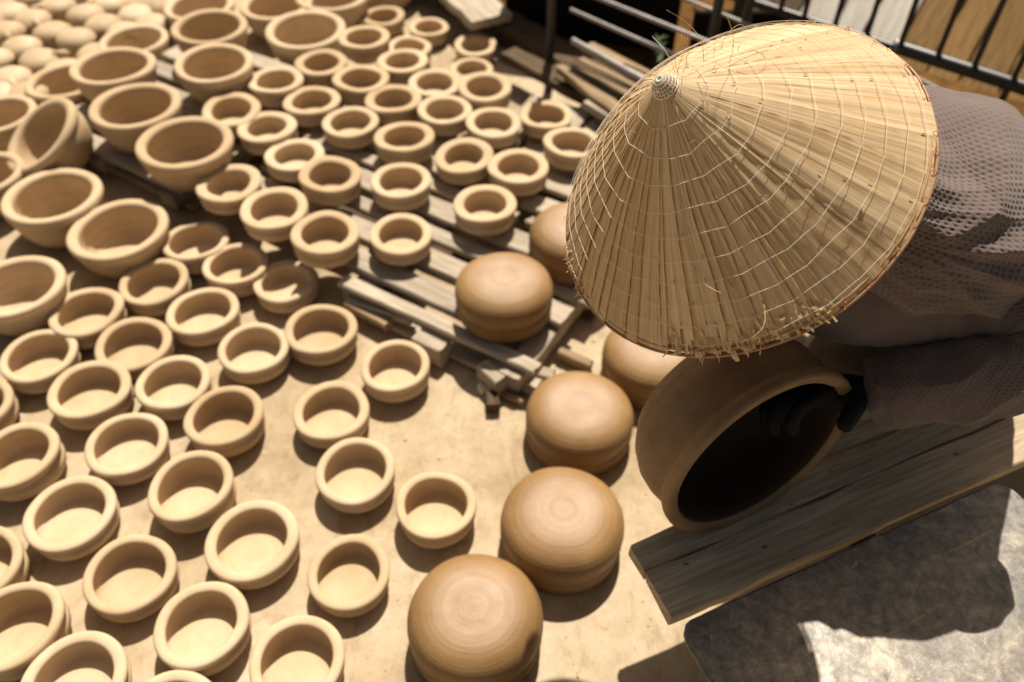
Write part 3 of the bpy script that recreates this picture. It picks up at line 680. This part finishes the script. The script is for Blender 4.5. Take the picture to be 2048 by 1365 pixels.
# brim hoops and their lashing
def hoop(r, z, rad, mat, name):
    P = []
    for k in range(180):
        a = 2*math.pi*k/180; d_ = .0012*mn.noise(Vector((math.cos(a)*5, math.sin(a)*5, r*40))); P.append(((r+d_)*math.cos(a), (r+d_)*math.sin(a), z+d_))
    V, F = tube(P, rad, 8, True); mesh_obj(name, V, F, mat, hat)
hoop(HR+.0016, -.0012, .0018, BAMBOO, 'brim_hoop'); hoop(HR-.0035, .0042, .0014, BAMBOO2, 'brim_hoop'); hoop(HR-.001, -.0045, .0016, BAMBOO2, 'brim_hoop')
for k in range(46):
    a = 2*math.pi*(k+random.uniform(-.3, .3))/46; P = []
    for m_ in range(9):
        t = 2*math.pi*m_/8; rr = HR+.0002+.0034*math.cos(t); zz = .0005+.0048*math.sin(t); P.append((rr*math.cos(a+.006*t/6), rr*math.sin(a+.006*t/6), zz))
    V, F = tube(P, .00045, 4); mesh_obj('lashing', V, F, ORANGE, hat)
# cap at the tip: a little woven dome
parts = []
tipz = HH+.004; caR, caH = .0115, .016
def capp(t, a): return (caR*math.sin(t)**.9*math.cos(a)*(1+.15*(t/1.5)), caR*math.sin(t)**.9*math.sin(a)*(1+.15*(t/1.5)), tipz-.014+caH*math.cos(t))
for k in range(22):
    a = 2*math.pi*k/22; parts.append(tube([capp(.12+1.4*m_/8, a) for m_ in range(9)], .00055, 5))
for t in (.25, .5, .75, 1.0, 1.25, 1.5): parts.append(tube([capp(t, 2*math.pi*k/40) for k in range(40)], .0007 if t < 1.5 else .0011, 5, True))
V, F = merge(parts); mesh_obj('cap', V, F, CAPM, hat)
V, F = lathe([(.001, tipz-.020), (.010, tipz-.020), (.0095, tipz-.014), (.007, tipz-.007), (.004, tipz-.002), (.001, tipz)], 20); mesh_obj('cap_core', V, F, BAMBOO2, hat)
# loose curling fibres near the tip and along the brim
def fibre(start, mat, L, rad, seed, curl=1.0, name='loose_fibre', up=(0, 0, 1)):
    r_ = random.Random(seed); p = Vector(start); d_ = (Vector(up)+Vector((r_.uniform(-1, 1), r_.uniform(-1, 1), r_.uniform(-.3, .6)))*.8).normalized(); ax = Vector((r_.uniform(-1, 1), r_.uniform(-1, 1), r_.uniform(-1, 1))).normalized(); P = [p.copy()]
    for k in range(22):
        q_ = Matrix.Rotation(curl*(.18+.10*math.sin(k*.5+seed)), 3, ax); d_ = q_ @ d_; p = p+d_*L/22; P.append(p.copy())
    V, F = tube(P, rad, 4, taper=[1-.6*k/23 for k in range(23)]); mesh_obj(name, V, F, mat, hat)
back = ang_of(1640, 52)
for k in range(13):
    a = back+random.uniform(-.5, .35); s = random.uniform(.05, .42); fibre(cone(a, s, .003), LEAF if k % 3 else THREAD, random.uniform(.03, .085), .00035, k, random.uniform(.5, 1.3), up=cone(a, .0, 1.0) and (math.cos(a)*.7, math.sin(a)*.7, .8))
for k in range(14):
    a = random.uniform(0, 6.28); s = random.uniform(.06, .25); fibre(cone(a, s, .003), LEAF, random.uniform(.012, .03), .00035, 50+k, .9, up=(math.cos(a)*.7, math.sin(a)*.7, .7))
def flake(a, s, L, W, seed, lift, tw):
    r_ = random.Random(seed); V = []; n_ = 7; dirx = r_.gauss(0, .3)
    for j in range(n_):
        t = j/(n_-1); ww = W*(1-.5*t)*(.7+.3*math.sin(t*3+seed)); h = .0035+lift*t*t+.002*math.sin(t*5+seed)
        for sd in (-1, 1):
            aa = a+(dirx*L*t+sd*ww*math.cos(tw*t))/HR; V.append(cone(aa, s+L*t/HR*.76*(1-abs(dirx)*.5), h+sd*ww*math.sin(tw*t)))
    mesh_obj('frayed_strip', V, grid_faces(2, n_), FRAY, hat, True, [(.1*v[0]*30, v[1]*3) for v in V])
span = (fr_b-fr_a) % (2*math.pi)
for k in range(44):
    t = random.random(); a = fr_a+span*t; s = random.uniform(.935, .99); flake(a, s, random.uniform(.005, .015), random.uniform(.0012, .0046), k, random.uniform(-.001, .0035), random.uniform(-.3, .5))
for k in range(30):
    a = fr_a+span*random.random(); flake(a, random.uniform(.87, .96), random.uniform(.010, .026), random.uniform(.0008, .0030), 500+k, random.uniform(-.0004, .0012), random.uniform(-.1, .25))
span2 = (fl_b-fl_a) % (2*math.pi)
for k in range(34):
    a = fl_a+span2*random.random(); s = random.uniform(.93, 1.0); flake(a, s, random.uniform(.005, .013), random.uniform(.0006, .0022), 100+k, random.uniform(.0, .006), random.uniform(-1.5, 2.5))
for (px, py), s, L in (((1500, 690), .72, .05), ((1430, 712), .66, .045), ((1800, 470), .80, .03), ((1560, 670), .84, .05)):
    fibre(cone(ang_of(px, py), s, .003), FRAY, L, .0007, int(px), .35, 'loose_fibre', up=(math.cos(ang_of(px, py)), math.sin(ang_of(px, py)), -.6))
for k in range(4): fibre(cone(ang_of(1640, 52)+k*.02, .995, .001), FRAY, .016, .0007, 300+k, 1.2)
fibre(cone(ang_of(1690, 610), 1.0, .0), ORANGE, .012, .0006, 402, 2.0)

# ------------------------------------------------------------------ person
per = empty('person', (.95, 1.12, 0), 'person in grey-brown waffle knit top and black gloves holding the big pot', 'person')
PO = Vector(per.location)
def skin_obj(name, verts, edges__, radii, mat, root=0, sub=2):
    me = bpy.data.meshes.new(name); me.from_pydata([tuple(Vector(v)-PO) for v in verts], edges__, []); me.update()
    o = bpy.data.objects.new(name, me); COL.objects.link(o); o.parent = per; me.materials.append(mat)
    sk = o.modifiers.new('skin', 'SKIN'); sk.use_smooth_shade = True
    for i, r in enumerate(radii): me.skin_vertices[0].data[i].radius = (r, r) if not isinstance(r, tuple) else r
    me.skin_vertices[0].data[root].use_root = True
    sb_ = o.modifiers.new('sub', 'SUBSURF'); sb_.levels = sub; sb_.render_levels = sub
    return o
def hand_chain(wrist, fwd, nrm, thumb_side, curl, base_index, sc=1.0):
    """vertices of palm and five bent fingers; nrm = direction fingers curl to"""
    fwd = Vector(fwd).normalized(); nrm = Vector(nrm).normalized(); side = fwd.cross(nrm).normalized()*thumb_side
    V = []; Ee = []; Rr = []
    def add(p, r, par): V.append(p); Rr.append(r); Ee.append((par, base_index+len(V)-1)); return base_index+len(V)-1
    palm = add(wrist+fwd*.04*sc, .024*sc, base_index-1); 
    kn = add(wrist+fwd*.07*sc, .020*sc, palm)
    for k, (o_, l) in enumerate(((.030, .072), (.010, .082), (-.010, .076), (-.029, .060))):
        p = wrist+fwd*(.085 if k in (1, 2) else .079)*sc+side*o_*sc; i = add(p, .0098*sc, kn); d_ = fwd.copy()
        for m_, (f, r) in enumerate(((.45, .0092), (.30, .0085), (.25, .0072))):
            ax = fwd.cross(nrm); d_ = Matrix.Rotation(curl*(.55+.15*m_), 3, ax) @ d_; p = p+d_*l*f*sc; i = add(p, r*sc, i)
    p = wrist+fwd*.028*sc+side*.026*sc; i = add(p, .013*sc, palm); d_ = (fwd*.65+side*.6+nrm*.45).normalized()
    for f, r in ((.032, .0115), (.026, .009)): p = p+d_*f*sc; i = add(p, r*sc, i); d_ = (d_+nrm*.5-side*.2).normalized()
    return V, Ee, Rr
NK = Vector((.345, .86, .715)); HD = Vector((.245, .80, .745))
body_v = [Vector((1.03, 1.25, .28)), Vector((.89, 1.18, .36)), Vector((.74, 1.04, .51)), Vector((.56, .91, .63)), Vector((.43, .87, .68)), NK, Vector((.30, .84, .715)), HD, Vector((.215, .785, .80))]
body_r = [.11, .08, .07, .09, .06, .045, .058, .078, .07]
body_e = [(i, i+1) for i in range(8)]
def chain(par, pts, rad):
    ids = []
    for p, r in zip(pts, rad): body_v.append(Vector(p)); body_r.append(r); body_e.append((par, len(body_v)-1)); par = len(body_v)-1; ids.append(par)
    return ids
WL = Vector((.470, .705, .508)); WR = Vector((.385, .88, .52))
chain(4, [(.46, .81, .64), (.52, .80, .63), (.59, .765, .63), (.64, .69, .615), (.57, .68, .57), tuple(WL)], [.05, .05, .045, .040, .036, .025])
idr = chain(4, [(.52, 1.05, .62), (.56, 1.12, .57), (.60, 1.10, .50), (.58, 1.02, .46), (.48, .93, .49), tuple(WR)], [.05, .058, .048, .042, .038, .027])
hv, he, hr_ = hand_chain(WR, (-.75, -.6, -.2), (-.1, -.5, -.8), 1, .5, len(body_v)); body_v += hv; body_e += he; body_r += hr_
chain(0, [(.85, 1.07, .36), (.64, .99, .35), (.61, 1.0, .20), (.60, 1.03, .07), (.50, .99, .035)], [.10, .075, .055, .04, .035])
chain(0, [(.86, 1.26, .40), (.62, 1.28, .42), (.62, 1.30, .22), (.62, 1.32, .07), (.51, 1.29, .035)], [.10, .075, .055, .04, .035])
# nose, brow and chin as small extra joints of the one body
FWD = Vector((-.80, -.42, -.43)).normalized()
chain(7, [tuple(HD+FWD*.088+Vector((0, 0, -.01))), tuple(HD+FWD*.104+Vector((0, 0, -.022)))], [.028, .012])
chain(7, [tuple(HD+FWD*.062+Vector((0, 0, -.075)))], [.03])
skin_obj('body', body_v, body_e, body_r, SKIN, 0, 1)
LAT = FWD.cross(Vector((0, 0, 1))).normalized()
for sgn in (-1, 1):
    V, F = lathe([(.001, -.011), (.007, -.008), (.011, 0), (.007, .008), (.001, .011)], 14); oo = mesh_obj('eye', V, F, EYE, per); oo.location = HD+FWD*.078+LAT*.03*sgn+Vector((0, 0, .012))-PO
    V, F = lathe([(.001, -.016), (.010, -.012), (.014, 0), (.010, .014), (.001, .018)], 12); oo = mesh_obj('ear', V, F, SKIN, per); oo.location = HD+LAT*.082*sgn-PO; oo.scale = (.6, 1, 1.5)
V, F = tube([HD+FWD*.095+LAT*t*.01+Vector((0, 0, -.05)) for t in (-2, -1, 0, 1, 2)], .004, 6, taper=[.4, 1, 1, 1, .4]); mesh_obj('mouth', [Vector(v)-PO for v in V], F, ORANGE, per)
V = []
for j in range(10):
    for i in range(24):
        t = .05+1.65*j/9; a = 2*math.pi*i/24; V.append(HD-FWD*.02+Vector((.084*math.sin(t)*math.cos(a), .084*math.sin(t)*math.sin(a), .095*math.cos(t)+.012))-PO)
mesh_obj('hair', V, grid_faces(24, 10, True), HAIR, per)
# black gloves: the near hand closes on the rim of the big pot
gl_v = [WL+Vector((.05, .008, .006)), WL]; gl_e = [(0, 1)]; gl_r = [.030, .027]
hv, he, hr_ = hand_chain(WL, (-.85, -.10, .30), (-.25, -.6, -.75), 1, 1.0, 2, 1.12); skin_obj('glove', gl_v+hv, gl_e+he, [r for r in gl_r+hr_], GLOVE, 0, 2)
V, F = tube([WL+Vector((-.012, -.002, .001)), WL+Vector((.004, .001, .001)), WL+Vector((.018, .003, .002))], .031, 20); mesh_obj('glove_cuff', [Vector(v)-PO for v in V], F, CUFF, per)
# trousers
def tube_var(pts, n_, m_, fold, seed, squash=1.0):
    C = spline_pts(pts, m_); V = []
    for k in range(m_):
        t = Vector(C[min(k+1, m_-1)][:3]-C[max(k-1, 0)][:3]).normalized(); a = t.cross(Vector((0, 0, 1))).normalized(); b = a.cross(t)
        for i in range(n_):
            q_ = 2*math.pi*i/n_; r = C[k][3]*(1+fold*mn.noise(Vector((math.cos(q_)*1.5+seed, math.sin(q_)*1.5, k*.28)))); V.append(Vector(C[k][:3])+a*math.cos(q_)*r+b*math.sin(q_)*r*squash-PO)
    return V, grid_faces(n_, m_, True)
parts = [tube_var([(1.05, 1.19, .28, .15), (.85, 1.08, .36, .10), (.65, .99, .36, .085), (.61, 1.0, .22, .075), (.60, 1.03, .08, .065)], 28, 40, .25, 3), tube_var([(1.05, 1.17, .28, .16), (.86, 1.26, .40, .12), (.64, 1.28, .42, .095), (.62, 1.29, .24, .085), (.62, 1.32, .08, .07)], 28, 40, .25, 8)]
V, F = merge(parts); mesh_obj('trousers', V, F, TROUS, per)

# shirt: torso and two sleeves, waffle cells pressed into the cloth
CELL = .0062
def waffle(x, y):
    bx, by = CELL, CELL*1.732
    d1 = np.hypot((x/bx % 1-.5)*bx, (y/by % 1-.5)*by); d2 = np.hypot(((x/bx+.5) % 1-.5)*bx, ((y/by+.5) % 1-.5)*by)
    d = np.minimum(d1, d2)/CELL; return -np.clip(1-(d/.30)**2, 0, 1)**.8
def cloth_tube(rows, m_, n_, folds, seed, a_range=(0, 2*math.pi), depthw=.0017, squash_rows=True, latdir=None):
    """rows: x,y,z,half width (lateral),half thickness"""
    C = spline_pts(rows, m_); P = np.zeros((m_, n_, 3)); Nn = np.zeros((m_, n_, 3)); 
    cum = np.r_[0, np.cumsum(np.linalg.norm(np.diff(C[:, :3], axis=0), axis=1))]
    for k in range(m_):
        t = Vector(C[min(k+1, m_-1)][:3]-C[max(k-1, 0)][:3]).normalized()
        a = (Vector(latdir)-t*t.dot(Vector(latdir))).normalized() if latdir else t.cross(Vector((0, 0, 1))).normalized(); b = a.cross(t)
        if b.z < 0: b = -b
        for i in range(n_):
            q_ = a_range[0]+(a_range[1]-a_range[0])*i/n_; ca, sa = math.cos(q_), math.sin(q_); e = .9
            ca_, sa_ = math.copysign(abs(ca)**e, ca), math.copysign(abs(sa)**e, sa)
            nn_ = (a*ca/C[k][3]+b*sa/C[k][4]).normalized(); h = folds(k/(m_-1), q_, cum[k], seed)
            p = Vector(C[k][:3])+a*ca_*C[k][3]+b*sa_*C[k][4]+nn_*h; P[k, i] = p; Nn[k, i] = nn_
    # measure round the tube for the cells
    mr = float(np.mean(C[:, 3]+C[:, 4]))/2*(a_range[1]-a_range[0]); ncell = round(mr/(CELL*1.732))
    yy = np.arange(n_)/n_*ncell*CELL*1.732; X, Y = np.meshgrid(cum, yy, indexing='ij')
    warp = np.array([[mn.noise(Vector((X[k, i]*9, Y[k, i]*9, seed))) for i in range(0, n_, 4)] for k in range(m_)]); warp = np.repeat(warp, 4, axis=1)[:, :n_]
    # true surface normal
    dk = np.gradient(P, axis=0); di = np.gradient(np.concatenate([P[:, -1:], P, P[:, :1]], 1), axis=1)[:, 1:-1]; nr = np.cross(dk, di); nr /= np.linalg.norm(nr, axis=2, keepdims=True)+1e-9
    nr *= np.sign((nr*Nn).sum(2, keepdims=True)); P = P+nr*(waffle(X+warp*.001, Y)*depthw)[..., None]
    V = (P.reshape(-1, 3)-np.array(PO)); uv = np.stack([X.ravel(), Y.ravel()], 1); return V, grid_faces(n_, m_, True), uv
def rdg(x): return 1-abs(x)*2
def torso_fold(t, q_, s, seed):
    ca, sa = math.cos(q_), math.sin(q_)
    f = .0085*rdg(mn.noise(Vector((s*5.0+q_*1.1, q_*2.2-s*5.0, 1.0+seed))))+.004*rdg(mn.noise(Vector((s*9+q_*1.5, q_*4.5-s*12, 5.0))))+.012*mn.noise(Vector((s*3, ca*1.5, sa*1.5)))
    # folds fanning out from the armpit over the back of the shoulder
    qq = q_ if q_ < math.pi else q_-2*math.pi; dx, dy = s-.07, (qq-.12)*.19; rr = math.hypot(dx, dy); ph = math.atan2(dy, dx)
    fan = (1-abs(math.sin(ph*5.5+1.2*mn.noise(Vector((s*4, qq*1.2, 2.2)))+.9))**1.2)*.016*min(1, max(0, (rr-.01)/.12))*max(0, 1-max(0, rr-.26)/.24)
    return f*(.30+.5*max(0, ca*.7+.35))+fan*(1 if -1.2 < qq < 2.1 else max(0, 1-(abs(qq-.45)-1.6)*1.5))+.004*mn.noise(Vector((s*9, q_*3, 9)))
def sleeve_fold(t, q_, s, seed):
    f = .0075*rdg(mn.noise(Vector((s*16+math.sin(q_)*.8+seed, math.cos(q_)*.7, math.sin(q_)*.7))))+.003*rdg(mn.noise(Vector((s*42+math.sin(q_+1)*1.2, math.cos(q_)*1.2+seed, 3))))
    return f*(.35+.65*min(1, t*1.6)) - .002
LD = (.43, -.90, 0)
torso_rows = [(.345, .83, .755, .08, .07), (.395, .845, .745, .12, .08), (.465, .865, .725, .17, .095), (.545, .90, .70, .183, .115), (.65, .97, .64, .130, .11), (.765, 1.065, .50, .085, .10), (.89, 1.18, .36, .10, .11), (1.03, 1.27, .24, .12, .13)]
T1 = cloth_tube(torso_rows, 560, 640, torso_fold, 2.0, latdir=LD)
sl1 = [(.39, .85, .63, .09, .08), (.44, .815, .628, .092, .08), (.515, .80, .628, .085, .075), (.59, .775, .63, .070, .065), (.633, .737, .63, .054, .053), (.648, .70, .62, .048, .048), (.628, .674, .60, .048, .048), (.58, .676, .578, .047, .046), (.53, .686, .552, .046, .044), (.482, .703, .516, .043, .042)]
T2 = cloth_tube(sl1, 480, 200, sleeve_fold, 4.0)
sl2 = [(.50, 1.03, .63, .08, .07), (.56, 1.11, .58, .075, .07), (.60, 1.10, .51, .062, .06), (.58, 1.02, .465, .055, .055), (.48, .93, .49, .05, .05), (.405, .89, .515, .042, .042)]
T3 = cloth_tube(sl2, 160, 70, sleeve_fold, 7.0)
for nm, T in (('shirt_body', T1), ('sleeve', T2), ('sleeve', T3)): mesh_obj(nm, T[0], T[1], FAB, per, True, T[2])
